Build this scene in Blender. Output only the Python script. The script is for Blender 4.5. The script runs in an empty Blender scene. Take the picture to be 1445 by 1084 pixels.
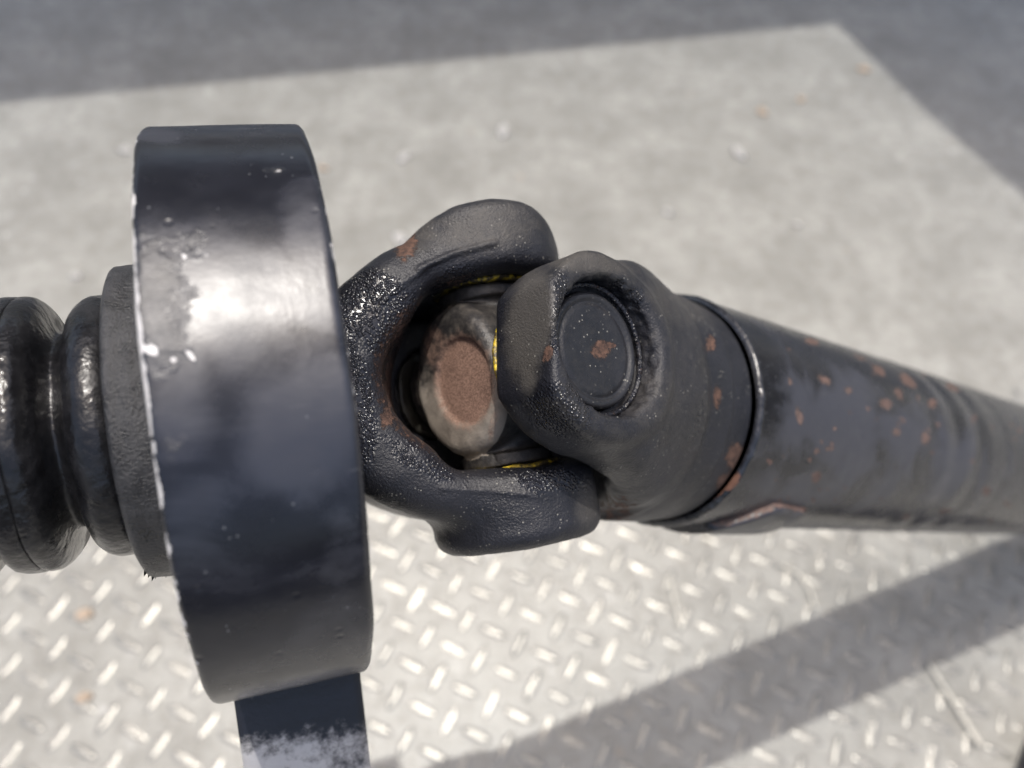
import bpy, math, random
import numpy as np
from mathutils import Matrix, Vector, noise as mnoise
import openvdb

random.seed(7)
sc = bpy.context.scene
COL = sc.collection

# ------------------------------------------------------------------ frames
H = 0.70                                     # camera height over the plate
N = np.array([0.05241929, 0.53899334, 0.84067735]); N /= np.linalg.norm(N)
E1 = np.cross([0, 1, 0], N); E1 /= np.linalg.norm(E1)
E2 = np.cross(N, E1)
RW = np.array([E1, E2, N])                   # view axes -> place axes
def W3(p): return RW @ np.asarray(p, float) + np.array([0, 0, H])
def WD(d): return RW @ np.asarray(d, float)
FPX, CX, CY = 1100.0, 722.5, 542.0
def ray(px, py):
    d = np.array([px - CX, CY - py, -FPX]); return WD(d / np.linalg.norm(d))
CAMP = np.array([0, 0, H])
def ground(px, py, z=0.0):
    r = ray(px, py); return CAMP + r * ((z - H) / r[2])

# ------------------------------------------------------------------ camera
cd = bpy.data.cameras.new("camera"); cam = bpy.data.objects.new("camera", cd); COL.objects.link(cam)
M = Matrix.Identity(4)
for i in range(3):
    for j in range(3): M[i][j] = RW[i][j]
M[0][3], M[1][3], M[2][3] = CAMP
cam.matrix_world = M
cd.sensor_width = 36; cd.lens = FPX / 1445 * 36; cd.clip_start = 0.01; cd.clip_end = 200
cd.dof.use_dof = True; cd.dof.focus_distance = 0.172; cd.dof.aperture_fstop = 9.0; cd.dof.aperture_blades = 0
sc.camera = cam

# ------------------------------------------------------------------ light
SUN = WD([0.06, 0.645, 0.76]); SUN /= np.linalg.norm(SUN)
elev = math.asin(SUN[2]); az = math.atan2(SUN[0], SUN[1])
w = bpy.data.worlds.new("World"); sc.world = w; w.use_nodes = True
nt = w.node_tree; bg = nt.nodes["Background"]
sky = nt.nodes.new("ShaderNodeTexSky"); sky.sky_type = 'NISHITA'; sky.sun_disc = False
sky.sun_elevation = elev; sky.sun_rotation = az; sky.air_density = 1.0; sky.dust_density = 5.5; sky.ozone_density = 0.5
nt.links.new(sky.outputs[0], bg.inputs[0]); bg.inputs[1].default_value = 0.15
sl = bpy.data.lights.new("sun", 'SUN'); sl.energy = 2.25; sl.angle = math.radians(0.55); sl.color = (1, 0.972, 0.925)
so = bpy.data.objects.new("sun", sl); COL.objects.link(so)
so.rotation_euler = Vector(SUN).to_track_quat('Z', 'Y').to_euler()
sc.view_settings.view_transform = 'Standard'; sc.view_settings.look = 'None'
sc.view_settings.exposure = 0.30; sc.view_settings.gamma = 1.0

# ------------------------------------------------------------------ helpers
def tag(o, label=None, cat=None, group=None, kind=None):
    if label: o['label'] = label
    if cat: o['category'] = cat
    if group: o['group'] = group
    if kind: o['kind'] = kind
    return o

def mesh_obj(name, verts, faces, mat, parent=None, frame=None, smooth=True, attrs=None, sharp=None):
    me = bpy.data.meshes.new(name)
    me.from_pydata([tuple(map(float, v)) for v in verts], [], [tuple(map(int, f)) for f in faces])
    me.update()
    if smooth: me.polygons.foreach_set('use_smooth', [True] * len(me.polygons))
    if attrs:
        for k, a in attrs.items():
            at = me.attributes.new(k, 'FLOAT', 'POINT'); at.data.foreach_set('value', np.asarray(a, np.float32))
    me.materials.append(mat)
    o = bpy.data.objects.new(name, me); COL.objects.link(o)
    if sharp is not None:
        me.set_sharp_from_angle(angle=math.radians(sharp))
    if parent is not None:
        o.parent = parent
    if frame is not None:
        base = Matrix.Identity(4) if parent is None else BASE[parent.name]
        o.matrix_local = base.inverted() @ frame
        BASE[o.name] = frame.copy()
    elif parent is not None:
        BASE[o.name] = BASE[parent.name].copy()
    else: BASE[o.name] = Matrix.Identity(4)
    return o
BASE = {}

def make_frame(o, x, y, z):
    m = Matrix.Identity(4); o = W3(o); x = WD(x); y = WD(y); z = WD(z)
    for i in range(3):
        m[i][0], m[i][1], m[i][2], m[i][3] = x[i], y[i], z[i], o[i]
    return m
def fr_np(m): return np.array(m)
def to_px(m, V):
    """pixels (of the 1445-wide photograph) and depth of local points"""
    A = np.array(m); P = V @ A[:3, :3].T + A[:3, 3]
    C = (P - CAMP) @ RW
    return CX + FPX * C[:, 0] / -C[:, 2], CY - FPX * C[:, 1] / -C[:, 2], -C[:, 2]

def vnoise(V, scale, seed=0.0, octs=3):
    out = np.empty(len(V)); s = Vector((seed, seed * 1.7, seed * .3))
    for i, v in enumerate(V):
        out[i] = mnoise.fractal(Vector(v) * scale + s, 1.0, 2.0, octs)
    return out

def smin(a, b, k):
    h = np.clip(.5 + .5 * (b - a) / k, 0, 1); return b + (a - b) * h - k * h * (1 - h)
def smax(a, b, k): return -smin(-a, -b, k)
def rcyl(u, v, wv, r, c, hh, rd):
    a = np.hypot(u, v) - (r - rd); b = np.abs(wv - c) - (hh - rd)
    return np.minimum(np.maximum(a, b), 0) + np.hypot(np.maximum(a, 0), np.maximum(b, 0)) - rd
def rbox(x, y, z, c, h, rd):
    q = [np.abs(p - cc) - (hh - rd) for p, cc, hh in zip((x, y, z), c, h)]
    return np.minimum(np.maximum(np.maximum(q[0], q[1]), q[2]), 0) + np.sqrt(sum(np.maximum(a, 0) ** 2 for a in q)) - rd
def ell(u, v, a, b):
    k = np.sqrt((u / a) ** 2 + (v / b) ** 2); g = np.sqrt((u / a ** 2) ** 2 + (v / b ** 2) ** 2) + 1e-9
    return k * (k - 1) / g

def sdf_mesh(fn, lo, hi, vox):
    lo = np.array(lo); hi = np.array(hi)
    n = np.ceil((hi - lo) / vox).astype(int) + 1
    ax = [lo[i] + vox * np.arange(n[i]) for i in range(3)]
    X, Y, Z = np.meshgrid(*ax, indexing='ij')
    D = fn(X.astype(np.float32), Y.astype(np.float32), Z.astype(np.float32)).astype(np.float32)
    band = 3 * vox
    D = np.clip(D, -band, band)
    g = openvdb.FloatGrid(band); g.copyFromArray(D)
    pts, tris, quads = g.convertToPolygons(isovalue=0.0, adaptivity=0.0)
    V = np.asarray(pts, float) * vox + lo
    return V, np.asarray(quads)[:, ::-1]

def lathe(profile, seg=96, a0=0.0, a1=2 * math.pi, close=True, wob=None):
    """profile: (x, r) along +x"""
    V = []; F = []; n = len(profile)
    for k in range(seg if close else seg + 1):
        a = a0 + (a1 - a0) * k / seg
        for i, (x, r) in enumerate(profile):
            if wob: x, r = wob(x, r, a)
            V.append((x, r * math.cos(a), r * math.sin(a)))
    m = seg if close else seg
    for k in range(m):
        k2 = (k + 1) % seg if close else k + 1
        for i in range(n - 1):
            F.append((k * n + i, k2 * n + i, k2 * n + i + 1, k * n + i + 1))
    return np.array(V), F

# ------------------------------------------------------------------ materials
class NB:
    def __init__(s, name):
        s.m = bpy.data.materials.new(name); s.m.use_nodes = True
        s.t = s.m.node_tree; s.b = s.t.nodes["Principled BSDF"]
        s.co = s.t.nodes.new("ShaderNodeTexCoord").outputs['Object']
    def n(s, typ, **kw):
        nd = s.t.nodes.new(typ)
        for k, v in kw.items(): setattr(nd, k, v)
        return nd
    def lk(s, a, b): s.t.links.new(a, b)
    def noise(s, scale, detail=4, rough=.55, vec=None, dist=0.0, sc3=None):
        nd = s.n("ShaderNodeTexNoise"); nd.inputs['Scale'].default_value = scale
        nd.inputs['Detail'].default_value = detail; nd.inputs['Roughness'].default_value = rough
        nd.inputs['Distortion'].default_value = dist
        v = vec or s.co
        if sc3:
            mp = s.n("ShaderNodeMapping"); mp.inputs['Scale'].default_value = sc3; s.lk(v, mp.inputs[0]); v = mp.outputs[0]
        s.lk(v, nd.inputs['Vector']); return nd.outputs['Fac']
    def voro(s, scale, feature='F1', rand=1.0):
        nd = s.n("ShaderNodeTexVoronoi"); nd.feature = feature; nd.inputs['Scale'].default_value = scale
        nd.inputs['Randomness'].default_value = rand; s.lk(s.co, nd.inputs['Vector']); return nd.outputs['Distance']
    def ramp(s, fac, a, b, inv=False):
        nd = s.n("ShaderNodeMapRange"); nd.interpolation_type = 'SMOOTHSTEP'
        nd.inputs[1].default_value = a; nd.inputs[2].default_value = b
        nd.inputs[3].default_value = 1.0 if inv else 0.0; nd.inputs[4].default_value = 0.0 if inv else 1.0
        s.lk(fac, nd.inputs[0]); return nd.outputs[0]
    def math(s, op, a, b=None, clamp=False):
        nd = s.n("ShaderNodeMath"); nd.operation = op; nd.use_clamp = clamp
        for i, x in enumerate((a, b)):
            if x is None: continue
            if isinstance(x, (int, float)): nd.inputs[i].default_value = x
            else: s.lk(x, nd.inputs[i])
        return nd.outputs[0]
    def mix(s, fac, a, b):
        nd = s.n("ShaderNodeMix"); nd.data_type = 'RGBA'
        for i, x in ((0, fac), (6, a), (7, b)):
            if isinstance(x, (int, float)): nd.inputs[i].default_value = x
            elif isinstance(x, tuple): nd.inputs[i].default_value = (*x, 1)
            else: s.lk(x, nd.inputs[i])
        return nd.outputs[2]
    def mixf(s, fac, a, b):
        nd = s.n("ShaderNodeMix"); nd.data_type = 'FLOAT'
        for i, x in ((0, fac), (2, a), (3, b)):
            if isinstance(x, (int, float)): nd.inputs[i].default_value = x
            else: s.lk(x, nd.inputs[i])
        return nd.outputs[0]
    def attr(s, name):
        nd = s.n("ShaderNodeAttribute"); nd.attribute_name = name; return nd.outputs['Fac']
    def bump(s, h, dist, strength=1.0, prev=None):
        nd = s.n("ShaderNodeBump"); nd.inputs['Distance'].default_value = dist; nd.inputs['Strength'].default_value = strength
        s.lk(h, nd.inputs['Height'])
        if prev: s.lk(prev, nd.inputs['Normal'])
        return nd.outputs[0]
    def out(s, color, rough, metal=0.0, normal=None, spec=0.5, coat=None):
        for k, v in (('Base Color', color), ('Roughness', rough), ('Metallic', metal), ('Specular IOR Level', spec)):
            if isinstance(v, tuple): s.b.inputs[k].default_value = (*v, 1)
            elif isinstance(v, (int, float)): s.b.inputs[k].default_value = v
            else: s.lk(v, s.b.inputs[k])
        if normal: s.lk(normal, s.b.inputs['Normal'])
        if coat is not None:
            if isinstance(coat, (int, float)): s.b.inputs['Coat Weight'].default_value = coat
            else: s.lk(coat, s.b.inputs['Coat Weight'])
            s.b.inputs['Coat Roughness'].default_value = .12
        return s.m

def mat_cast(name, base=(.015, .0155, .020), rough=.35, bumpd=.00036, fine=1700):
    """oily black paint over a rough forging: attributes rust / grease / dust drive the wear"""
    s = NB(name)
    rust, grease, dust = s.attr('rust'), s.attr('grease'), s.attr('dust')
    big = s.noise(60, 4); mid = s.noise(380, 4); fin = s.noise(fine, 3, .6); grit = s.voro(1350)
    edge = s.noise(640, 5, .7)
    rmask = s.ramp(s.math('ADD', rust, s.math('MULTIPLY', s.math('SUBTRACT', edge, .5), 2.2)), .46, .60)
    dmask = s.math('MULTIPLY', s.ramp(s.math('ADD', dust, s.math('MULTIPLY', s.math('SUBTRACT', mid, .5), .6)), .15, .9), .50)
    speck = s.n("ShaderNodeTexVoronoi"); speck.inputs['Scale'].default_value = 820; s.lk(s.co, speck.inputs['Vector'])
    spm = s.math('MULTIPLY', s.ramp(speck.outputs['Distance'], .10, .22, True), s.ramp(s.noise(170, 2), .49, .62))
    col = s.mix(s.ramp(big, .3, .7), tuple(c * .75 for c in base), tuple(c * 1.3 for c in base))
    col = s.mix(dmask, col, (.13, .118, .10))
    col = s.mix(s.math('MULTIPLY', spm, .55), col, (.45, .43, .37))
    rc = s.mix(s.ramp(s.noise(700, 4), .3, .7), (.045, .025, .019), (.135, .073, .050))
    halo = s.ramp(s.math('ADD', rust, s.math('MULTIPLY', s.math('SUBTRACT', edge, .5), 1.6)), .22, .5)
    col = s.mix(s.math('MULTIPLY', halo, .7), col, (.030, .018, .013))
    col = s.mix(rmask, col, rc)
    gm = s.ramp(s.math('ADD', grease, s.math('MULTIPLY', s.math('SUBTRACT', s.noise(210, 4), .5), .9)), .35, .7)
    r = s.mixf(s.ramp(big, .35, .65), rough - .06, rough + .12)
    r = s.mixf(gm, r, .13)
    r = s.mixf(rmask, r, .8); r = s.mixf(dmask, r, .75)
    hgt = s.math('ADD', s.math('MULTIPLY', s.math('MULTIPLY', fin, s.math('SUBTRACT', 1.0, s.math('MULTIPLY', gm, .8))), .8), s.math('MULTIPLY', mid, .16))
    hgt = s.math('ADD', hgt, s.math('MULTIPLY', s.math('MULTIPLY', s.ramp(grit, .1, .7, True), gm), .75))
    hgt = s.math('ADD', hgt, s.math('MULTIPLY', rmask, -.25))
    return s.out(col, r, 0, s.bump(hgt, bumpd), spec=.5)

def mat_paint(name, base, rough_lo, rough_hi, bumpd=.00006, chips=True, film_sheen=.5):
    """smooth semi gloss paint with an uneven greasy film that also tints in sky sheen, and chips"""
    s = NB(name)
    rust, chip, filma, grime = s.attr('rust'), s.attr('chip'), s.attr('film_sheen'), s.attr('grime')
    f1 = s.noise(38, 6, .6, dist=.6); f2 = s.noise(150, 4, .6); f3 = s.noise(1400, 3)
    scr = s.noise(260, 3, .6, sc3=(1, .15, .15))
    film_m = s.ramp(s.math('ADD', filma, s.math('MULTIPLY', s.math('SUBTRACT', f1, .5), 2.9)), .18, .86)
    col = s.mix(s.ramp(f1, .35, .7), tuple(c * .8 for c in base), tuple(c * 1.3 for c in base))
    col = s.mix(s.math('MULTIPLY', film_m, film_sheen), col, (.040, .042, .056))  # blue-grey film tint also stands in for sky sheen
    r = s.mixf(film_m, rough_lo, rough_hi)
    r = s.math('ADD', r, s.math('MULTIPLY', s.math('SUBTRACT', f2, .5), .30))
    gm = s.ramp(s.math('ADD', grime, s.math('MULTIPLY', s.math('SUBTRACT', s.noise(200, 5, .7), .5), 1.6)), .3, .8)
    col = s.mix(s.math('MULTIPLY', gm, .5), col, (.11, .105, .10)); r = s.math('ADD', r, s.math('MULTIPLY', gm, .16))
    e = s.noise(620, 5, .7)
    rm = s.ramp(s.math('ADD', rust, s.math('MULTIPLY', s.math('SUBTRACT', e, .5), 2.2)), .48, .62)
    cm = s.ramp(s.math('ADD', chip, s.math('MULTIPLY', s.math('SUBTRACT', s.noise(190, 5, .7), .5), 2.0)), .5, .6)
    vs = s.n("ShaderNodeTexVoronoi"); vs.inputs['Scale'].default_value = 420; s.lk(s.co, vs.inputs['Vector'])
    sp = s.math('MULTIPLY', s.ramp(vs.outputs['Distance'], .05, .10, True), s.ramp(s.noise(120, 2), .52, .62))
    col = s.mix(s.math('MULTIPLY', sp, .6), col, (.35, .36, .38))
    col = s.mix(s.math('MULTIPLY', s.ramp(s.math('ADD', rust, s.math('MULTIPLY', s.math('SUBTRACT', e, .5), 1.6)), .24, .5), .7), col, (.030, .020, .016))
    scm = s.ramp(s.noise(1500, 3, .6, sc3=(.06, 1, .35)), .60, .74)
    col = s.mix(s.math('MULTIPLY', s.math('MULTIPLY', scm, s.ramp(s.noise(45, 3), .45, .65)), .30), col, (.16, .16, .17))
    col = s.mix(rm, col, s.mix(s.ramp(e, .35, .65), (.06, .036, .030), (.155, .095, .075)))
    col = s.mix(cm, col, (.72, .70, .68))
    r = s.mixf(rm, r, .75); r = s.mixf(cm, r, .35)
    h = s.math('ADD', s.math('MULTIPLY', f3, .3), s.math('MULTIPLY', s.noise(90, 4), 2.0))
    h = s.math('ADD', h, s.math('MULTIPLY', scr, .5))
    h = s.math('ADD', h, s.math('MULTIPLY', s.math('MULTIPLY', s.noise(330, 5, .7), gm), 6.0))
    pit = s.n('ShaderNodeTexVoronoi'); pit.inputs['Scale'].default_value = 210; s.lk(s.co, pit.inputs['Vector'])
    h = s.math('SUBTRACT', h, s.math('MULTIPLY', s.math('MULTIPLY', s.ramp(pit.outputs['Distance'], .08, .22, True), s.ramp(s.noise(70, 2), .54, .64)), 2.2))
    h = s.math('SUBTRACT', h, s.math('MULTIPLY', s.math('ADD', rm, cm), 1.2))
    return s.out(col, r, 0, s.bump(h, bumpd), spec=s.mixf(film_m, .5, .95))

MC = mat_cast('oily_cast_iron')
MP_RING = mat_paint('bracket_paint', (.012, .013, .018), .24, .37)
MP_TUBE = mat_paint('tube_paint', (.008, .0085, .012), .24, .42, .00004, film_sheen=.8)

def mat_simple(name, base, rough, metal=0.0, scale=300, bumpd=.0001, var=.3, spec=.5, coat=None):
    s = NB(name); n1 = s.noise(scale, 5, .6); n2 = s.noise(scale * .18, 3)
    col = s.mix(s.ramp(n2, .3, .7), tuple(c * (1 - var) for c in base), tuple(min(1, c * (1 + var)) for c in base))
    r = s.mixf(s.ramp(n2, .35, .65), rough * .8, min(1, rough * 1.25))
    return s.out(col, r, metal, s.bump(n1, bumpd), spec=spec, coat=coat)

def mat_rubber():
    s = NB('oily_boot_rubber'); n1 = s.noise(900, 4); n2 = s.noise(90, 4); n3 = s.noise(240, 3, .5)
    wet = s.ramp(n2, .34, .52)
    col = s.mix(s.ramp(n3, .35, .7), (.008, .008, .009), (.018, .018, .020))
    r = s.mixf(wet, .46, .13)
    h = s.math('ADD', s.math('MULTIPLY', n1, .5), s.math('MULTIPLY', n3, 1.0))
    return s.out(col, r, 0, s.bump(h, .00035), spec=.5)
M_RUB = mat_rubber()
M_FLANGE = mat_simple('matte_flange_paint', (.034, .034, .036), .33, 0, 1500, .0005, .35, .6)
def mat_yellow():
    s = NB('yellow_seal_plastic'); n1 = s.noise(330, 5, .7); n2 = s.noise(1200, 3)
    m = s.ramp(n1, .40, .54)
    col = s.mix(m, s.mix(s.ramp(n2, .3, .7), (.60, .42, .02), (.78, .58, .05)), (.05, .038, .02))
    return s.out(col, .42, 0, s.bump(n1, .0004))
M_YEL = mat_yellow()
M_SEALD = mat_simple('shaded_dark_seal', (.016, .014, .010), .5)  # far seal coloured near black, as if deep in shade
M_CAP = mat_cast('bearing_cap_paint', (.018, .0185, .022), .38, .00016, 1700)
M_INNER = mat_simple('inner_rubber', (.012, .012, .012), .7)

def mat_spider():
    s = NB('rusty_spider_iron'); rust, grease, dust = s.attr('rust'), s.attr('grease'), s.attr('dust')
    e = s.noise(420, 5, .65); g = s.noise(2200, 3, .6); st = s.noise(900, 3)
    rm = s.ramp(s.math('ADD', rust, s.math('MULTIPLY', s.math('SUBTRACT', e, .5), .5)), .35, .7)
    dm = s.ramp(s.math('ADD', dust, s.math('MULTIPLY', s.math('SUBTRACT', e, .5), .7)), .3, .8)
    col = s.mix(s.ramp(e, .3, .7), (.022, .021, .022), (.06, .055, .05))
    col = s.mix(dm, col, s.mix(s.ramp(s.noise(120, 5, .6), .3, .7), (.17, .145, .12), (.31, .27, .225)))
    col = s.mix(rm, col, s.mix(s.ramp(g, .35, .65), (.16, .092, .068), (.33, .205, .15)))
    r = s.mixf(s.math('MAXIMUM', rm, dm), .38, .85)
    return s.out(col, r, 0, s.bump(s.math('ADD', g, st), .00013))
M_SPIDER = mat_spider()

def mat_weld():
    s = NB('weld_metal'); n1 = s.noise(500, 4); rust = s.attr('rust')
    rm = s.ramp(s.math('ADD', rust, s.math('SUBTRACT', n1, .5)), .4, .6)
    col = s.mix(rm, s.mix(s.ramp(s.noise(300, 3), .42, .58), (.010, .010, .012), (.024, .025, .030)), (.13, .055, .03))
    return s.out(col, s.mixf(rm, .18, .7), 0, s.bump(n1, .0003), spec=.9)
M_WELD = mat_weld()

def mat_plate(name, r0, r1, metal, gain):
    s = NB(name)
    n1 = s.noise(2.2, 5, .6); n2 = s.noise(11, 6, .65); n3 = s.noise(55, 6, .7); n4 = s.noise(420, 3, .7)
    col = s.mix(s.ramp(n2, .32, .68), tuple(c * gain for c in (.300, .294, .268)), tuple(c * gain for c in (.405, .398, .366)))
    n5 = s.noise(62, 6, .8)
    col = s.mix(s.math('MULTIPLY', s.ramp(n5, .48, .60), .42), col, (.21, .20, .175))
    col = s.mix(s.math('MULTIPLY', s.ramp(n3, .5, .72), .45), col, (.22, .21, .19))
    col = s.mix(s.math('MULTIPLY', s.ramp(n3, .30, .42, True), .35), col, (.58, .575, .55))
    spk = s.n("ShaderNodeTexVoronoi"); spk.inputs['Scale'].default_value = 34; s.lk(s.co, spk.inputs['Vector'])
    wn = s.n("ShaderNodeSeparateColor"); s.lk(spk.outputs['Color'], wn.inputs[0])
    m1 = s.math('MULTIPLY', s.ramp(spk.outputs['Distance'], .06, .16, True), s.ramp(wn.outputs[0], .86, .88))
    m2 = s.math('MULTIPLY', s.ramp(spk.outputs['Distance'], .05, .20, True), s.ramp(wn.outputs[1], .93, .94))
    col = s.mix(s.math('MULTIPLY', m1, .5), col, (.6, .59, .56)); col = s.mix(s.math('MULTIPLY', m2, .35), col, (.45, .35, .25))
    rough = s.mixf(s.ramp(n2, .3, .7), r0, r1)
    h = s.math('ADD', s.math('MULTIPLY', n3, 1.0), s.math('MULTIPLY', n4, .25))
    return s.out(col, rough, metal, s.bump(h, .0009), spec=.17)
M_PLATE = mat_plate('worn_tread_plate', .19, .30, .02, .92)
M_LUG = mat_plate('worn_tread_tops', .19, .34, .42, .98)

# ------------------------------------------------------------------ tread plate
def plate_vertices():
    n = 60; V = []; F = []
    xs = np.linspace(-3.0, 4.2, n); ys = np.linspace(-1.6, 5.2, n)
    for y in ys:
        for x in xs: V.append((x, y, 0))
    for j in range(n - 1):
        for i in range(n - 1): F.append((j * n + i, j * n + i + 1, (j + 1) * n + i + 1, (j + 1) * n + i))
    return V, F
V, F = plate_vertices()
plate = mesh_obj('tread_plate', V, F, M_PLATE, smooth=False)
tag(plate, 'worn grey checker plate floor with raised diagonal treads', kind='structure')

LA = np.array([-0.03548157, -0.01374245]); LB = np.array([0.01004655, -0.03520177]); L0 = np.array([0.08728955, 0.25011468])
def lug_mesh():
    V = []; F = []; nu, nv = 12, 6; L, Wd, Hh = .0142, .0046, .0020
    for i in range(nu + 1):
        u = -1 + 2 * i / nu
        for j in range(nv + 1):
            v = -1 + 2 * j / nv
            wd = Wd * max(.02, (1 - abs(u) ** 2.2)) ** .6
            z = Hh * (max(0, 1 - abs(v) ** 2.0) ** .7) * (max(0, 1 - abs(u) ** 4) ** .6)
            V.append((u * L, v * wd, z - .0002))
    for i in range(nu):
        for j in range(nv):
            a = i * (nv + 1) + j; F.append((a, a + nv + 1, a + nv + 2, a + 1))
    return np.array(V), F
LV, LF = lug_mesh()
angA = math.atan2((LB - LA)[1], (LB - LA)[0]); angB = math.atan2((LA + LB)[1], (LA + LB)[0])
spots = []
for i in range(-75, 75):
    for j in range(-95, 60):
        for fam in (0, 1):
            p = L0 + LA * (i + .5 * fam) + LB * (j + .5 * fam)
            if not (-1.55 < p[0] < 2.55 and -.95 < p[1] < 3.35): continue
            c = RW.T @ (np.array([p[0], p[1], 0]) - CAMP)
            if c[2] > -.05: d = 9; inside = False
            else:
                px = CX + FPX * c[0] / -c[2]; py = CY - FPX * c[1] / -c[2]
                inside = -20 < px < 1465 and -20 < py < 1104; d = -c[2]
            spots.append((0 if inside else 1, d, p, fam))
spots.sort(key=lambda t: (t[0], t[1]))
lug_me = None
far_V = []; far_F = []; far_M = []
for k, (ins, d, p, fam) in enumerate(spots):
    ang = (angA if fam == 0 else angB) + random.uniform(-.04, .04)
    s_ = random.uniform(.9, 1.06); hs = random.uniform(.35, 1.0) * (1 - .965 * min(1, max(0, (p[1] - .29) / .22)) ** .8)
    mi = 1 if p[1] > .44 else 0
    if k < 300:
        if lug_me is None:
            o = mesh_obj('tread_lug', LV, LF, M_LUG, parent=plate); lug_me = o.data
        else:
            o = bpy.data.objects.new('tread_lug', lug_me); COL.objects.link(o); o.parent = plate
        o.location = (p[0], p[1], 0); o.rotation_euler = (0, 0, ang); o.scale = (s_, s_, hs)
    else:
        c_, sn = math.cos(ang), math.sin(ang); b = len(far_V)
        VV = LV * [s_, s_, hs]
        far_V.extend(np.stack([VV[:, 0] * c_ - VV[:, 1] * sn + p[0], VV[:, 0] * sn + VV[:, 1] * c_ + p[1], VV[:, 2]], 1).tolist())
        far_F.extend([tuple(q + b for q in f) for f in LF]); far_M.extend([mi] * len(LF))
o = mesh_obj('tread_pattern', far_V, far_F, M_LUG, parent=plate); tag(o, kind='stuff'); o.data.materials.append(M_PLATE); o.data.polygons.foreach_set('material_index', far_M)

# ------------------------------------------------------------------ propeller shaft frames
nrm = lambda v: np.asarray(v, float) / np.linalg.norm(v)
aA = nrm([0.94825953, 0.11898919, -0.29435596]); RC = np.array([-0.0607, -0.00562, -0.184])
aB = nrm([0.76191809, -0.13144464, -0.63419487]); WC = np.array([0.04728255, -0.00780848, -0.25301852])
JC = np.array([-.0045, .0016, -.207]); OB = WC - .07 * aB
zB = nrm([0.64761304, 0.16798415, 0.74322182]); zB = nrm(zB - aB * (zB @ aB)); yB = np.cross(zB, aB)
yA = nrm(np.cross(zB, aA)); zA = np.cross(aA, yA)
FR = make_frame(RC, aA, yA, zA)              # bearing ring
FA = make_frame(JC, aA, yA, zA)              # front yoke
FB = make_frame(OB, aB, yB, zB)              # rear yoke and tube
nC = nrm(np.cross(yA, zB)); zC = np.cross(nC, yA)
FC = make_frame(JC, nC, yA, zC)              # spider

root = bpy.data.objects.new('propeller_shaft', None); COL.objects.link(root)
rl = W3(JC); root.location = (rl[0], rl[1], 0)
BASE[root.name] = Matrix.Translation(root.location)
tag(root, 'black oily propeller shaft with centre bearing bracket ring and universal joint over the tread plate', 'propeller shaft')

def blobs(px, py, lst):
    """soft wear spots (x, y, rx, ry, angle_deg, strength) authored in photo pixels on the facing surface"""
    out = np.zeros(len(px))
    for (x, y, rx, ry, a, st) in lst:
        c, s_ = math.cos(math.radians(a)), math.sin(math.radians(a))
        u = ((px - x) * c + (py - y) * s_) / rx; v = (-(px - x) * s_ + (py - y) * c) / ry
        out = np.maximum(out, st * np.clip(1.5 - np.hypot(u, v), 0, 1))
    return out
def front(V, m, depth_max):
    return (to_px(m, V)[2] < depth_max)

# ---- front yoke
def yokeA(x, y, z):
    outer = ell(x, y, .0515, .0378)
    ix = .0320 - .18 * np.clip(.0195 - z, 0, .04)
    inner = ell(x, y, ix, .0226)
    # squarer inner window opening towards the joint
    inner = smin(inner, rbox(x, y, z, (.014, 0, 0), (.034, .0226, .2), .006), .004)
    band = smax(outer, np.abs(z + .007) - .0275, .011)
    band = smax(band, x - .002, .006)
    ear_t = rcyl(x, z, y, .0218, .0325, .0112, .0062); ear_t = smax(ear_t, ell(x, y - .001, .0335, .0427), .003); ear_b = rcyl(x, z, y, .0218, -.0325, .0110, .0048)
    d = smin(band, np.minimum(ear_t, ear_b), .004)
    hub = rcyl(y, z, x, .0185, -.060, .018, .003)
    d = smin(d, hub, .006)
    d = smax(d, -inner, .0065)
    bore = np.hypot(x, z) - .0132
    bore = np.maximum(bore, .010 - np.abs(y))
    d = smax(d, -bore, .0016)
    return d
V, F = sdf_mesh(yokeA, (-.08021, -.05217, -.02933), (.028, .052, .029), .00065)
n_ = vnoise(V, 55, 3, 4); n2_ = vnoise(V, 190, 9, 3)
def push(V, F, amt):
    me = bpy.data.meshes.new('tmp'); me.from_pydata(V.tolist(), [], F.tolist()); me.update()
    nn = np.empty(len(V) * 3, np.float32); me.vertices.foreach_get('normal', nn); bpy.data.meshes.remove(me)
    return V + nn.reshape(-1, 3) * amt[:, None]
px, py, dz = to_px(FA, V)
# forging parting lines on the two ears
crease = np.zeros(len(V))
def seg_d(px, py, pts):
    best = np.full(len(px), 1e9)
    for (x0, y0), (x1, y1) in zip(pts[:-1], pts[1:]):
        dx, dy = x1 - x0, y1 - y0; t = np.clip(((px - x0) * dx + (py - y0) * dy) / (dx * dx + dy * dy), 0, 1)
        best = np.minimum(best, np.hypot(px - x0 - t * dx, py - y0 - t * dy))
    return best
for pts, wd, am in (([(590, 380), (640, 358), (668, 350), (698, 343)], 3.6, .0012), ([(540, 425), (570, 398), (600, 380)], 4, .0006),
                    ([(625, 690), (690, 692), (760, 700)], 3, .0005)):
    crease += am * np.exp(-(seg_d(px, py, pts) / wd) ** 2) * (dz < .205)
V = push(V, F, n_ * .00045 + n2_ * .00010 - crease)
rust = blobs(px, py, [(573, 345, 14, 22, 10, 1.0), (552, 545, 9, 45, 0, .7), (546, 590, 9, 14, 0, .9), (645, 398, 22, 6, -20, .5), (560, 465, 12, 20, 20, .5)])
rust = np.maximum(rust, .36 * (np.hypot(V[:, 0] / .034, V[:, 1] / .024) < 1.02) * (V[:, 0] < -.012))
grease = blobs(px, py, [(530, 440, 55, 60, -50, 1.0), (500, 560, 28, 110, -10, .9), (760, 665, 70, 30, 15, .8), (600, 650, 80, 25, 30, .6), (640, 395, 60, 20, -25, .6)])
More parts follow.
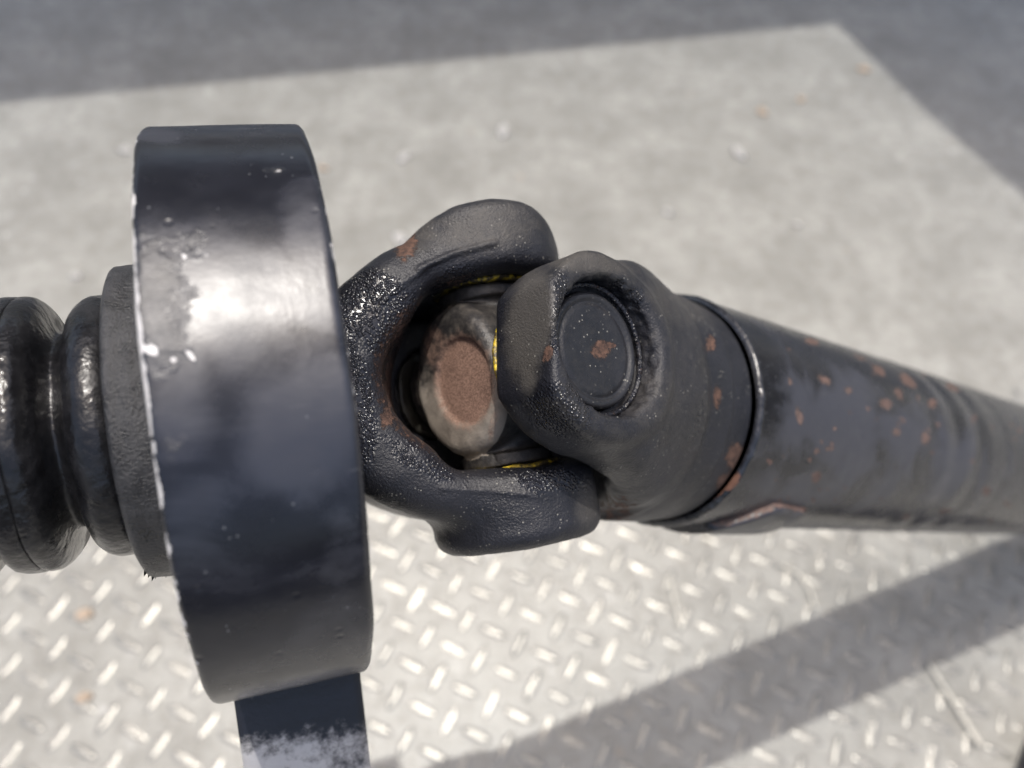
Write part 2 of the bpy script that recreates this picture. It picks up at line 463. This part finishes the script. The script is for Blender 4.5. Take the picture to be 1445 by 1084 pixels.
dust = blobs(px, py, [(690, 320, 90, 40, -8, .62), (590, 330, 40, 30, -20, .6), (830, 715, 20, 40, 0, .6)])
mesh_obj('front_yoke', V, F, MC, root, FA, attrs={'rust': rust, 'grease': grease, 'dust': dust})

# ---- rear yoke
def yokeB(x, y, z):
    rr = np.hypot(y, z)
    hub = np.minimum(rcyl(y, z, x, .0358, .057, .0120, .001), rcyl(y, z, x, .0366, .0515, .0075, .0008))
    wy = np.minimum(.0228 + .34 * np.clip(x - .002, 0, .05), .0338)
    zt = .0436 - .12 * np.clip(x - .016, 0, .05) - .35 * np.clip(np.abs(y) - .017, 0, .03)
    body = smax((np.abs(z) - zt) * .93, np.abs(y) - wy, .005)
    body = smax(body, rr - .0464 + .30 * np.clip(x - .018, 0, .05), .005); body = smax(body, x - .0455, .0025); body = smax(body, -x - .004, .006)
    ears = np.minimum(rcyl(x, y, z, .0224, .0336, .0104, .0028), rcyl(x, y, z, .0224, -.0336, .0104, .0028))
    d = smin(body, ears, .0045)
    d = smin(d, hub, .003)
    inner = smin(ell(x, z, .036, .0232), rbox(x, y, z, (-.012, 0, 0), (.034, .2, .0234), .006), .004)
    d = smax(d, -inner, .005)
    # ground flat on the end of each ear
    d = smax(d, -x - .0182, .0010)
    d = smax(d, (-x + y) * .7071 - .0216, .0015); d = smax(d, (-x - y) * .7071 - .0216, .0015)
    bore = np.maximum(np.hypot(x, y) - .0162 - np.clip(np.abs(z) - .0432, 0, .01) * .7, .0372 - np.abs(z))
    bore2 = np.maximum(np.hypot(x, y) - .0139, .010 - np.abs(z))
    d = smax(d, -bore, .0010); d = smax(d, -bore2, .0008)
    return d
V, F = sdf_mesh(yokeB, (-.02613, -.04519, -.04811), (.072, .045, .048), .00065)
n_ = vnoise(V, 60, 13, 4); n2_ = vnoise(V, 210, 19, 3)
px, py, dz = to_px(FB, V)
machined = np.clip((V[:, 0] - .047) / .004, 0, 1)
flat = (V[:, 0] < -.0175)
rb = np.hypot(V[:, 0], V[:, 1]); recess = np.clip(1 - np.abs(rb - .0162) / .0012, 0, 1) * (V[:, 2] > .034)
amt = (n_ * .0004 + n2_ * .0001) * (1 - machined) * np.where(flat, .25, 1) + recess * vnoise(V, 480, 5, 2) * .0007
V = push(V, F, amt)
near = dz < .215
rust = blobs(px, py, [(1003, 485, 7, 12, 0, .9), (1012, 560, 6, 16, 0, .8), (1038, 645, 13, 18, 10, 1.0), (1022, 683, 12, 14, 20, .9), (773, 500, 6, 12, 15, 1.0),
                      (870, 720, 30, 25, 0, .55)]) 
dust = blobs(px, py, [(748, 455, 32, 75, 8, 1.1), (745, 530, 14, 30, 0, .8), (820, 370, 80, 18, 10, .8), (920, 560, 60, 60, 0, .45), (955, 430, 70, 30, 25, .5)])
dust = np.maximum(dust, .32 * (V[:, 0] < .0448) * (V[:, 0] > -.017))
grease = blobs(px, py, [(790, 580, 60, 45, 20, .75), (790, 440, 14, 70, 5, .8), (880, 420, 40, 30, 30, .6), (985, 600, 20, 60, 0, .5)])
mesh_obj('rear_yoke', V, F, MC, root, FB, attrs={'rust': rust, 'grease': grease, 'dust': dust})

# turned band between yoke and weld
def ring_attr(V, m, lst): 
    px, py, dz = to_px(m, V); return blobs(px, py, lst)
prof = [(.0665, .030), (.0665, .0358), (.0672, .0362), (.0712, .0362), (.0712, .030)]

# ---- bearing caps
def cap_mesh():
    p = [(.0262, 0), (.0262, .0110), (.0266, .0124), (.0272, .0128), (.0350, .0128)]
    return lathe(p, 96)
def axis_frame(o, ax, up):
    ax = nrm(ax); z = nrm(up - ax * (up @ ax)); return make_frame(o, ax, np.cross(z, ax), z)
CV, CF = cap_mesh()
def dense_disc(V, F): return V, F
caps = []
for ax, org, up, off in ((zB, OB, aB, 0.0), (-zB, OB, aB, 0.0), (yA, JC, aA, 0.0), (-yA, JC, aA, 0.0)):
    m = axis_frame(org, ax, up)
    # radial grid on the face so wear can be painted
    P = [(.0262, .0110), (.0266, .0126), (.0272, .0128), (.0352, .0138), (.0385, .0138), (.0392, .0135), (.0395, .0128), (.0392, .0119), (.0388, .0116), (.0388, .0111), (.0391, .0108)] + [(.0391, .0108 * (1 - k / 12)) for k in range(1, 13)]
    VV, FF = lathe(P, 96)
    a_px = to_px(m, VV)
    r_ = blobs(a_px[0], a_px[1], [(848, 494, 12, 12, 0, 1.0), (860, 488, 8, 5, 0, .9)]) if ax is zB else np.full(len(VV), .2)
    caps.append(mesh_obj('bearing_cap', VV, FF, M_CAP, root, m, attrs={'rust': r_, 'grease': np.full(len(VV), .2), 'dust': np.full(len(VV), .25)}))
    # retaining ring seated in the counterbore
    t = []
    for k in range(9):
        a = 2 * math.pi * k / 8; t.append((.0392 + .0006 * math.cos(a), .0154 + .0007 * math.sin(a)))
    VV, FF = lathe(t, 80)
    mesh_obj('retaining_ring', VV, FF, MC, caps[-1], m, attrs={'rust': np.full(len(VV), .15), 'grease': np.full(len(VV), .6), 'dust': np.full(len(VV), .1)})
    # yellow dust seal between spider arm and cap, the far one darkened as in shade
    near = ax is zB
    ro = .0183 if near else (.0142 if ax[1] < -.5 else .0136)
    t = [(.0236, .0098), (.0234, ro - .001), (.0236, ro - .0002), (.0241, ro), (.0246, ro - .0002), (.0248, .0100)]
    VV, FF = lathe(t, 72, wob=lambda x, r, a: (x + .0002 * math.sin(9 * a), r + .00025 * math.sin(5 * a + 1) + .0001 * math.sin(23 * a)))
    mesh_obj('seal_ring', VV, FF, M_SEALD if (ax[2] < -.3) else M_YEL, caps[-1], m)

# ---- spider
def spider(x, y, z):
    boss = rcyl(y * .94, z * 1.08, x, .0186, 0, .0146, .0040)
    face = rcyl(y + .0010, z - .0042, x, .0108, -.0148, .0013, .0008)
    armY = smax(np.hypot(x, z) - (.0096 + .03 * np.clip(.02 - np.abs(y), 0, .02)), np.abs(y) - .0262, .001)
    armZ = smax(np.hypot(x, y) - (.0096 + .03 * np.clip(.02 - np.abs(z), 0, .02)), np.abs(z) - .0262, .001)
    d = smin(boss, smin(armY, armZ, .004), .0012)
    d = smin(d, np.maximum(np.hypot(x, z) - .0118, np.abs(np.abs(y) - .0215) - .0016), .001)
    d = smin(d, np.maximum(np.hypot(x, y) - .0118, np.abs(np.abs(z) - .0215) - .0016), .001)
    d = smax(d, -face, .0012)
    return d
V, F = sdf_mesh(spider, (-.02023, -.03017, -.03011), (.02, .03, .03), .0006)
px, py, dz = to_px(FC, V)
V0 = V.copy()
V = push(V, F, vnoise(V, 140, 31, 4) * .00025)
on = (V0[:, 0] < -.006)
rr = np.hypot(V0[:, 1], V0[:, 2])
rust = on * (V0[:, 0] < -.0085) * (np.clip(1.35 - np.hypot(V0[:, 1] + .001, V0[:, 2] - .0042) / .0105, 0, 1) * 1.0 + .25)
rust = np.maximum(rust, blobs(px, py, [(615, 490, 26, 45, 0, .5), (695, 600, 8, 40, 10, .5)]) * on * (V0[:, 0] < -.0085))
dust = on * (V0[:, 0] < -.0098) * (rr < .0205) * (.35 + .65 * np.clip(.5 - V0[:, 1] / .012, 0, 1)) * .9 + (~on) * .22  # pale dust, thinned toward the top to paint in the cast shade
mesh_obj('spider', V, F, M_SPIDER, root, FC, attrs={'rust': rust, 'dust': dust, 'grease': np.zeros(len(V))})

# ---- tube
def tube_prof():
    xs = np.concatenate([np.arange(.0712, .34, .0009), np.arange(.34, .965, .01)])
    out = []
    for x in xs:
        r = .0375
        for c, a in ((.190, -.0001), (.202, .00025), (.213, -.0003), (.225, .00025), (.238, -.0003), (.251, .0002), (.268, -.0002)):
            r += a * math.exp(-((x - c) / .0048) ** 2)
        out.append((x, r))
    return out
V, F = lathe(tube_prof(), 256)
px, py, dz = to_px(FB, V)
cen = to_px(FB, np.stack([V[:, 0], 0 * V[:, 0], 0 * V[:, 0]], 1))[2]
fc = dz < cen
rust = fc * blobs(px, py, [(1128, 587, 5, 12, -12, 1), (1164, 536, 10, 5, 30, .95), (1198, 551, 6, 6, 0, .8), (1250, 570, 9, 7, 20, 1), (1281, 537, 14, 6, 40, 1), (1240, 523, 11, 5, 40, 1),
    (1268, 555, 8, 6, 60, .8), (1316, 570, 7, 7, 0, .95), (1306, 618, 7, 9, 0, .9), (1265, 610, 6, 7, 0, .8), (1153, 637, 6, 4, 0, .8), (1170, 633, 7, 4, -10, .9), (1086, 651, 5, 4, 0, .9),
    (1152, 673, 10, 7, -50, .9), (1345, 548, 12, 5, 20, .7), (1146, 482, 12, 5, 15, .8), (1115, 538, 4, 7, 0, .7), (1392, 693, 7, 7, 0, .8), (1374, 592, 5, 8, 0, .6), (1325, 600, 5, 5, 0, .6),
    (1215, 505, 12, 4, 20, .6), (1280, 730, 10, 6, 0, .6)])
rr_ = random.Random(3)
rust = np.maximum(rust * .93, fc * blobs(px, py, [(rr_.uniform(1090, 1440), rr_.uniform(490, 740), rr_.uniform(1.5, 4), rr_.uniform(1.5, 3.5), rr_.uniform(0, 90), .9) for _ in range(46)]))
chip = np.zeros(len(V))
tube = mesh_obj('tube', V, F, MP_TUBE, root, FB, attrs={'rust': rust, 'chip': chip, 'film_sheen': fc * blobs(px, py, [(1200, 620, 150, 70, 5, .9), (1130, 690, 90, 40, 0, .7), (1330, 660, 90, 50, 0, .6)])})  # film blobs paint the mid-tube sky reflection into the colour

# weld bead
VV = []; FF = []; seg = 360; ns = 10
for k in range(seg):
    a = 2 * math.pi * k / seg
    rip = .00035 * (mnoise.noise(Vector((math.cos(a) * 9, math.sin(a) * 9, 2))) + .6 * math.sin(a * 70) ** 2)
    cxw = .0712 + .0004 * mnoise.noise(Vector((math.cos(a) * 3, math.sin(a) * 3, 7)))
    for i in range(ns):
        b = math.pi * i / (ns - 1)
        VV.append((cxw - .0013 * math.cos(b), (.0362 + (.0017 + rip) * math.sin(b)) * math.cos(a), (.0362 + (.0017 + rip) * math.sin(b)) * math.sin(a)))
for k in range(seg):
    for i in range(ns - 1):
        k2 = (k + 1) % seg; FF.append((k * ns + i, k2 * ns + i, k2 * ns + i + 1, k * ns + i + 1))
VV = np.array(VV)
r_ = ring_attr(VV, FB, [(1030, 680, 16, 10, -40, 1), (1005, 700, 30, 6, -30, .8), (1050, 520, 6, 12, 0, .5)])
mesh_obj('weld_bead', VV, FF, M_WELD, tube, FB, attrs={'rust': r_})

# balance weight: curved plate on the lower flank of the tube
def hit_tube(pxx, pyy, R=.0375):
    A = np.array(FB); r = ray(pxx, pyy); o = A[:3, :3].T @ (CAMP - A[:3, 3]); d = A[:3, :3].T @ r
    a = d[1] ** 2 + d[2] ** 2; b = 2 * (o[1] * d[1] + o[2] * d[2]); c = o[1] ** 2 + o[2] ** 2 - R * R
    disc = b * b - 4 * a * c
    if disc < 0: disc = 0
    t = (-b - math.sqrt(disc)) / (2 * a); p = o + t * d
    return p[0], math.atan2(p[2], p[1])
top = [hit_tube(x, y) for x, y in ((1000, 739), (1035, 731), (1065, 721), (1090, 711), (1100, 710), (1118, 714), (1140, 718))]
VV = []; FF = []; nr = 14
nt_ = 60
for k in range(nt_ + 1):
    f = k / nt_ * (len(top) - 1); i = min(int(f), len(top) - 2); g = f - i
    x = top[i][0] * (1 - g) + top[i + 1][0] * g; a = top[i][1] * (1 - g) + top[i + 1][1] * g
    endf = min(1, min(k, nt_ - k) / 4)
    for j in range(nr + 1):
        aa = a + 1.1 * max(0, j - 2) / (nr - 2)
        r = (.0372, .0390, .0398)[j] if j < 3 else .0400
        if j == nr: r = .0372
        r = .0372 + (r - .0372) * endf
        VV.append((x, r * math.cos(aa), r * math.sin(aa)))
for k in range(nt_):
    for j in range(nr): b = k * (nr + 1) + j; FF.append((b, b + 1, b + nr + 2, b + nr + 1))
VV = np.array(VV)
r_ = np.zeros(len(VV)); r_.reshape(nt_ + 1, nr + 1)[:, :3] = (.75, .6, .3)
mesh_obj('balance_weight', VV, FF, MP_TUBE, tube, FB, attrs={'rust': r_, 'chip': np.zeros(len(VV)), 'film_sheen': np.full(len(VV), .5)})

# ---- bearing bracket ring
R0 = .0633
def ringprof():
    x0, x1 = -.01449, .01725
    p = [(x0 + .0006, R0 - .0030), (x0, R0 - .0022), (x0, R0 - .0012), (x0 + .0004, R0 - .0003), (x0 + .0008, R0 - .0001), (x0 + .0012, R0), (x0 + .0018, R0)]
    p += [(x0 + .0012 + (x1 - x0 - .0030) * k / 40, R0) for k in range(2, 40)]
    p += [(x1 - .0022, R0), (x1 - .0015, R0)]
    p += [(x1 - .0009, R0 - .0002), (x1 - .0002, R0 - .0010), (x1, R0 - .0022), (x1 - .0006, R0 - .0030)]
    p += [(x0 + .0006 + (x1 - x0 - .0012) * (1 - k / 10), R0 - .0030) for k in range(1, 11)]
    return p
def wobr(x, r, a):
    return x + .00025 * mnoise.noise(Vector((math.cos(a) * 4, math.sin(a) * 4, 1))), r + .00018 * mnoise.noise(Vector((math.cos(a) * 5, math.sin(a) * 5, x * 60)))
V, F = lathe(ringprof(), 360, wob=wobr)
px, py, dz = to_px(FR, V)
edge = np.maximum(np.clip(1.7 - (V[:, 0] + .01449) / .0007, 0, 1), np.clip(1 - (.01725 - V[:, 0]) / .0009, 0, 1) * .75)
chip = edge * .80 * (.45 + .55 * np.clip(np.exp(-((py - 520) / 260) ** 2), 0, 1))
chip = np.maximum(chip, blobs(px, py, [(214, 495, 12, 9, 20, .95), (246, 507, 6, 7, 0, .9), (206, 348, 4, 5, 0, 1), (262, 362, 4, 7, 0, 1), (392, 240, 12, 5, 0, .55), (262, 494, 4, 4, 0, .9), (272, 507, 3, 5, 0, .8)]))
film_sheen = blobs(px, py, [(330, 420, 150, 110, 0, .9), (440, 330, 60, 70, 0, .9), (430, 600, 85, 110, 10, .85), (250, 480, 60, 160, 0, .8), (280, 720, 70, 50, -30, .55), (480, 760, 40, 60, 0, .5), (220, 190, 30, 14, 0, .6)])
ringo = mesh_obj('bracket_ring', V, F, MP_RING, root, FR, attrs={'rust': np.zeros(len(V)), 'chip': chip, 'film_sheen': film_sheen, 'grime': blobs(px, py, [(225, 430, 50, 110, 0, .75), (260, 350, 40, 30, 0, .5), (235, 620, 30, 120, 0, .3), (390, 240, 20, 10, 0, .5)])})
# rubber cushion inside
V, F = lathe([(-.0145, .018), (-.0145, .0598), (.0115, .0598), (.0115, .018)], 96)
mesh_obj('rubber_cushion', V, F, M_INNER, ringo, FR, smooth=False)

# ---- bracket leg : bent strap leaving the underside of the ring
def mat_leg():
    s = NB('leg_paint'); chip = s.attr('chip')
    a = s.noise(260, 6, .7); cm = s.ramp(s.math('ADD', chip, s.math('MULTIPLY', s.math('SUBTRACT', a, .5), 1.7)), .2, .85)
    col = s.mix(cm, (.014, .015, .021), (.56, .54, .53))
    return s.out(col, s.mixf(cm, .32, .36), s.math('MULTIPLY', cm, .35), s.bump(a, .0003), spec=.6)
M_LEG = mat_leg()
# path in the ring frame: (y, z) going down and away from the camera
path = [(-.0590, .010), (-.0605, .004), (-.0622, -.003), (-.0640, -.010), (-.0656, -.0165), (-.0668, -.0200), (-.0690, -.0222), (-.0730, -.0235), (-.0790, -.0250), (-.0860, -.0270), (-.0960, -.030), (-.11, -.034)]
VV = []; FF = []; npth = len(path)
dense = []
for i in range(npth - 1):
    for k in range(6):
        g = k / 6; dense.append((path[i][0] * (1 - g) + path[i + 1][0] * g, path[i][1] * (1 - g) + path[i + 1][1] * g))
dense.append(path[-1])
nx = 24
for side in (0, 1):
    for i, (y, z) in enumerate(dense):
        f = i / (len(dense) - 1)
        j0, j1 = max(0, i - 1), min(len(dense) - 1, i + 1)
        ty, tz = dense[j1][0] - dense[j0][0], dense[j1][1] - dense[j0][1]; l = math.hypot(ty, tz); ny, nz = -tz / l, ty / l
        if nz < 0: ny, nz = -ny, -nz
        for k in range(nx + 1):
            u = k / nx; e = min(u, 1 - u)
            th = .0030 if side else 0.0
            rd = .0008 * (1 - min(1, e / .04))
            off = -th - (rd if not side else -rd)
            VV.append((-.0140 + .0315 * u, y + ny * off, z + nz * off))
nd = len(dense); st = nx + 1
for side in (0, 1):
    b0 = side * nd * st
    for i in range(nd - 1):
        for k in range(nx):
            q = (b0 + i * st + k, b0 + i * st + k + 1, b0 + (i + 1) * st + k + 1, b0 + (i + 1) * st + k)
            FF.append(q if side else q[::-1])
for i in range(nd - 1):
    for k in (0, nx):
        q = (i * st + k, (i + 1) * st + k, nd * st + (i + 1) * st + k, nd * st + i * st + k); FF.append(q if k else q[::-1])
VV = np.array(VV); px, py, dz = to_px(FR, VV)
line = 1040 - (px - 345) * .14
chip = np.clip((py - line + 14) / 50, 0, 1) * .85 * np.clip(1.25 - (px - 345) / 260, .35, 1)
mesh_obj('bracket_leg', VV, FF, M_LEG, ringo, FR, attrs={'chip': chip}, sharp=50)

# ---- flange and boot
def jit(amp, sc, seed):
    return lambda x, r, a: (x, r + amp * mnoise.noise(Vector((math.cos(a) * sc, math.sin(a) * sc, x * 400 + seed))))
p = [(-.012, .030), (-.012, .0352), (-.0165, .0352)] + [(-.0165 - .0082 * k / 12, .0352 - .0002 * k / 12) for k in range(1, 13)] + [(-.0253, .0346), (-.0257, .0339), (-.0259, .0325), (-.0260, .0300), (-.0262, .0270)]
V, F = lathe(p, 220, wob=jit(.0003, 3, 0))
flange = mesh_obj('flange', V, F, M_FLANGE, root, FR)
pts = [(-.0235, .0250), (-.0262, .0276), (-.0275, .0286), (-.0292, .0290), (-.0312, .0288), (-.0328, .0279), (-.0342, .0264), (-.0351, .0244), (-.0359, .0226), (-.0368, .0216), (-.0378, .0216), (-.0386, .0230),
       (-.0393, .0256), (-.0403, .0277), (-.0416, .0291), (-.0430, .0297), (-.0446, .0297), (-.0450, .0293), (-.0454, .0297), (-.0474, .0298), (-.0494, .0293), (-.0506, .0276), (-.0514, .0250), (-.0522, .0225), (-.0534, .0214), (-.0546, .0222),
       (-.0556, .0262), (-.057, .0292), (-.061, .0298), (-.064, .0285), (-.066, .025), (-.068, .0225), (-.071, .0255), (-.074, .029), (-.078, .029), (-.082, .024), (-.086, .022), (-.10, .0215), (-.102, .0215), (-.102, .008)]
dp = []
for i in range(len(pts) - 1):
    for k in range(4):
        t = k / 4; p0 = pts[max(0, i - 1)]; p1 = pts[i]; p2 = pts[i + 1]; p3 = pts[min(len(pts) - 1, i + 2)]
        dp.append(tuple(.5 * (2 * p1[j] + (p2[j] - p0[j]) * t + (2 * p0[j] - 5 * p1[j] + 4 * p2[j] - p3[j]) * t * t + (3 * p1[j] - p0[j] - 3 * p2[j] + p3[j]) * t ** 3) for j in (0, 1)))
dp.append(pts[-1])
def wobb(x, r, a):
    c, s_ = math.cos(a), math.sin(a)
    x2 = x + .0009 * mnoise.noise(Vector((c * 1.5, s_ * 1.5, 5))) * (1 if x < -.03 else .3)
    return x2, r + .0004 * mnoise.noise(Vector((c * 3, s_ * 3, x * 90))) + .00012 * mnoise.noise(Vector((c * 25, s_ * 25, x * 700)))
V, F = lathe(dp, 240, wob=wobb)
mesh_obj('rubber_boot', V, F, M_RUB, root, FR)
# splined shaft going on past the boot, and its stub between ring and yoke
V, F = lathe([(-.20, 0), (-.20, .0125), (-.19, .0135), (-.10, .0135), (-.03, .0135)], 48); mesh_obj('shaft', V, F, MC, root, FR, attrs={'rust': np.zeros(len(V)), 'grease': np.zeros(len(V)), 'dust': np.zeros(len(V))})
V, F = lathe([(-.02, .010), (-.02, .0175), (.008, .0175), (.009, .0180), (.014, .0180)], 64); mesh_obj('shaft_sleeve', V, F, MC, root, FR, attrs={'rust': np.zeros(len(V)), 'grease': np.zeros(len(V)), 'dust': np.zeros(len(V))})
# torn rubber flash under the flange
VV = []; FF = []
m = np.array(FR)
for k in range(7):
    a = math.radians(163 + k * 3.4) ; x0 = -.0255 + .0004 * k
    for q in range(3): pass
    r0, h = .0338, random.uniform(.0008, .0020)
    da = .045
    b = len(VV)
    for (aa, rr_, xx) in ((a - da, r0, x0), (a + da, r0, x0), (a + random.uniform(-.01, .02), r0 + h, x0 - .0004), (a, r0 - .0005, x0 + .0014)):
        VV.append((xx, rr_ * math.cos(aa), rr_ * math.sin(aa)))
    FF += [(b, b + 1, b + 2), (b + 1, b + 3, b + 2), (b + 3, b, b + 2), (b, b + 3, b + 1)]
mesh_obj('torn_flash', VV, FF, M_RUB, flange, FR, smooth=False)

# ------------------------------------------------------------------ unseen sheet added overhead to shade the far edge
HC = 1.7
def up_to(px, py):
    g = ground(px, py); return g + SUN * (HC / SUN[2])
def panel(name, pts, mat, label, th=.03):
    VV = [(p[0], p[1], HC) for p in pts] + [(p[0], p[1], HC + th) for p in pts]; n = len(pts)
    FF = [tuple(range(n))[::-1], tuple(range(n, 2 * n))] + [(i, (i + 1) % n, n + (i + 1) % n, n + i) for i in range(n)]
    o = mesh_obj(name, VV, FF, mat, smooth=False); return tag(o, label, 'blocker')
M_BLOCKER = mat_simple('blocker_sheet', (.25, .25, .26), .6)
a, b, c, d = up_to(-90, 152), up_to(1180, 32), up_to(1310, 160), up_to(1520, 340)
panel('sun_blocker', [a, b, c, d, up_to(1520, 340) + np.array([1.3, .5, 0]), up_to(1520, 340) + np.array([1.3, 3.2, 0]), up_to(-90, 152) + np.array([-1.0, 2.9, 0]), up_to(-90, 152) + np.array([-1.0, -.12, 0])], M_BLOCKER, 'flat grey roof sheet on two posts overhead, out of view, added to shade the far edge of the plate')
blocker = bpy.data.objects['sun_blocker']
for k in (5, 6):
    p = blocker.data.vertices[k].co; q = [(p.x + (.12 if k == 6 else -.12) + dx, p.y - .12 + dy, z) for z in (.0, HC - .003) for dx, dy in ((-.03, -.03), (.03, -.03), (.03, .03), (-.03, .03))]
    mesh_obj('blocker_post', q, [(3, 2, 1, 0), (4, 5, 6, 7), (0, 1, 5, 4), (1, 2, 6, 5), (2, 3, 7, 6), (3, 0, 4, 7)], M_BLOCKER, parent=blocker, smooth=False)

# ------------------------------------------------------------------ dark shoe toe in the corner
M_SHOE = mat_simple('dark_shoe_leather', (.012, .013, .028), .4, 0, 500, .0003)


def shoe(x, y, z):
    sole = smax(ell(x, y, .13, .048), np.abs(z - .010) - .010, .004)
    up = np.sqrt((x / .126) ** 2 + (y / .045) ** 2 + ((z - .012) / (.045 + .25 * np.clip(-x, 0, .2))) ** 2) - 1
    return np.minimum(sole, smax(up * .04, .010 - z, .004))
V, F = sdf_mesh(shoe, (-.14, -.06, -.004), (.14, .06, .09), .003)
mz = Matrix.Translation((.5035, .044, 0)) @ Matrix.Rotation(math.radians(50), 4, 'Z')
so_ = mesh_obj('shoe', V, F, M_SHOE, frame=mz); tag(so_, 'blurred dark navy shoe edge just entering the bottom right corner', 'shoe')

# ------------------------------------------------------------------ bits lying on the plate
def mat_flat(name, c, r=.6):
    s = NB(name); n = s.noise(260, 4); col = s.mix(s.ramp(n, .3, .7), tuple(q * .7 for q in c), tuple(min(1, q * 1.15) for q in c))
    return s.out(col, r, 0, s.bump(n, .0003))
M_STEM = mat_flat('dry_stem', (.66, .63, .55)); M_TAN = mat_flat('tan_leaf', (.45, .35, .26)); M_PALE = mat_flat('pale_fleck', (.47, .455, .43))
def stem(pts, rad, label):
    P = [ground(x, y, .0034) for x, y in pts]; D = []
    for i in range(len(P) - 1):
        for k in range(6): D.append(P[i] + (P[i + 1] - P[i]) * k / 6)
    D.append(P[-1]); D = np.array(D)
    for _ in range(4): D[1:-1] = (D[:-2] + D[1:-1] * 2 + D[2:]) / 4
    c = D.mean(0); c[2] = 0; VV = []; FF = []
    for i, p in enumerate(D):
        t = D[min(i + 1, len(D) - 1)] - D[max(i - 1, 0)]; t /= np.linalg.norm(t); sd = np.array([-t[1], t[0], 0])
        r = rad * (1 if 0 < i < len(D) - 1 else .3) * (.75 + .4 * i / len(D))
        for k in range(6): a = k * math.pi / 3; VV.append(p - c + sd * math.cos(a) * r + np.array([0, 0, math.sin(a) * r * .7]))
    for i in range(len(D) - 1):
        for k in range(6): FF.append((i * 6 + k, i * 6 + (k + 1) % 6, (i + 1) * 6 + (k + 1) % 6, (i + 1) * 6 + k))
    FF += [tuple(range(6))[::-1], tuple(range(len(D) * 6 - 6, len(D) * 6))]
    o = mesh_obj('dry_stem', VV, FF, M_STEM); o.location = c
    tag(o, label, 'dry stem', 'dry stems on the plate')
stem([(1308, 932), (1334, 973), (1360, 1014), (1386, 1056)], .0023, 'long pale stem near the bottom right corner, crossing out of the shaft shadow')
stem([(946, 818), (952, 850), (961, 888)], .0018, 'short straight pale stem between the yoke and the shaft shadow')
stem([(1098, 795), (1128, 810), (1142, 830), (1152, 860)], .0016, 'curved pale stem in the sun below the tube')
def fleck(px, py, r, mat, name, label, cat, st=1.0):
    c = ground(px, py); n = 9; rs = random.Random(int(px)); VV = []; FF = []
    for lay, (f, z) in enumerate(((1.0, .0006), (.85, .0024), (.35, .0030))):
        for k in range(n):
            a = 2 * math.pi * k / n; q = r * f * (.7 + .5 * rs.random()) if lay == 0 else r * f * .8
            VV.append((q * math.cos(a) * st, q * math.sin(a), z))
    for l in range(2):
        for k in range(n): FF.append((l * n + k, l * n + (k + 1) % n, (l + 1) * n + (k + 1) % n, (l + 1) * n + k))
    FF += [tuple(range(2 * n, 3 * n)), tuple(range(n))[::-1]]
    o = mesh_obj(name, VV, FF, mat); o.location = c; o.rotation_euler = (0, 0, rs.uniform(0, 3))
    tag(o, label, cat, 'bits scattered on the plate')
fleck(1075, 158, .010, M_TAN, 'leaf_scrap', 'larger left one of the two tan scraps at the upper right', 'leaf scrap', .8)
fleck(1131, 141, .009, M_TAN, 'leaf_scrap', 'smaller right one of the two tan scraps at the upper right', 'leaf scrap', .7)
fleck(1218, 98, .009, M_TAN, 'leaf_scrap', 'tan scrap lying on the edge of the top right shade', 'leaf scrap', 1.3)
fleck(118, 868, .009, M_TAN, 'leaf_scrap', 'tan scrap below the rubber boot at lower left', 'leaf scrap', .7)
fleck(118, 985, .008, M_TAN, 'leaf_scrap', 'tan scrap nearest the bottom left corner', 'leaf scrap', .6)
fleck(455, 238, .008, M_TAN, 'leaf_scrap', 'small tan scrap showing beside the top right rim of the ring', 'leaf scrap', .6)
fleck(570, 222, .008, M_PALE, 'paint_fleck', 'elongated white fleck above the top of the front yoke', 'fleck', 1.7)
fleck(178, 212, .007, M_PALE, 'paint_fleck', 'white fleck just left of the top of the ring', 'fleck', 1.6)
fleck(563, 336, .010, M_PALE, 'paint_fleck', 'white fleck touching the outline of the front yoke ear', 'fleck', 1.2)
fleck(1125, 318, .006, M_PALE, 'paint_fleck', 'round white fleck above the tube', 'fleck', 1.0)
fleck(1042, 215, .008, M_PALE, 'paint_fleck', 'long faint white fleck in the sunlit area at upper right', 'fleck', 2.0)
fleck(710, 185, .009, M_PALE, 'paint_fleck', 'long white fleck in the middle of the upper sunlit area', 'fleck', 2.0)
fleck(942, 300, .006, M_PALE, 'paint_fleck', 'small white fleck above the rear yoke', 'fleck', 1.3)
fleck(107, 390, .006, M_PALE, 'paint_fleck', 'white fleck above the rubber boot', 'fleck', 1.2)
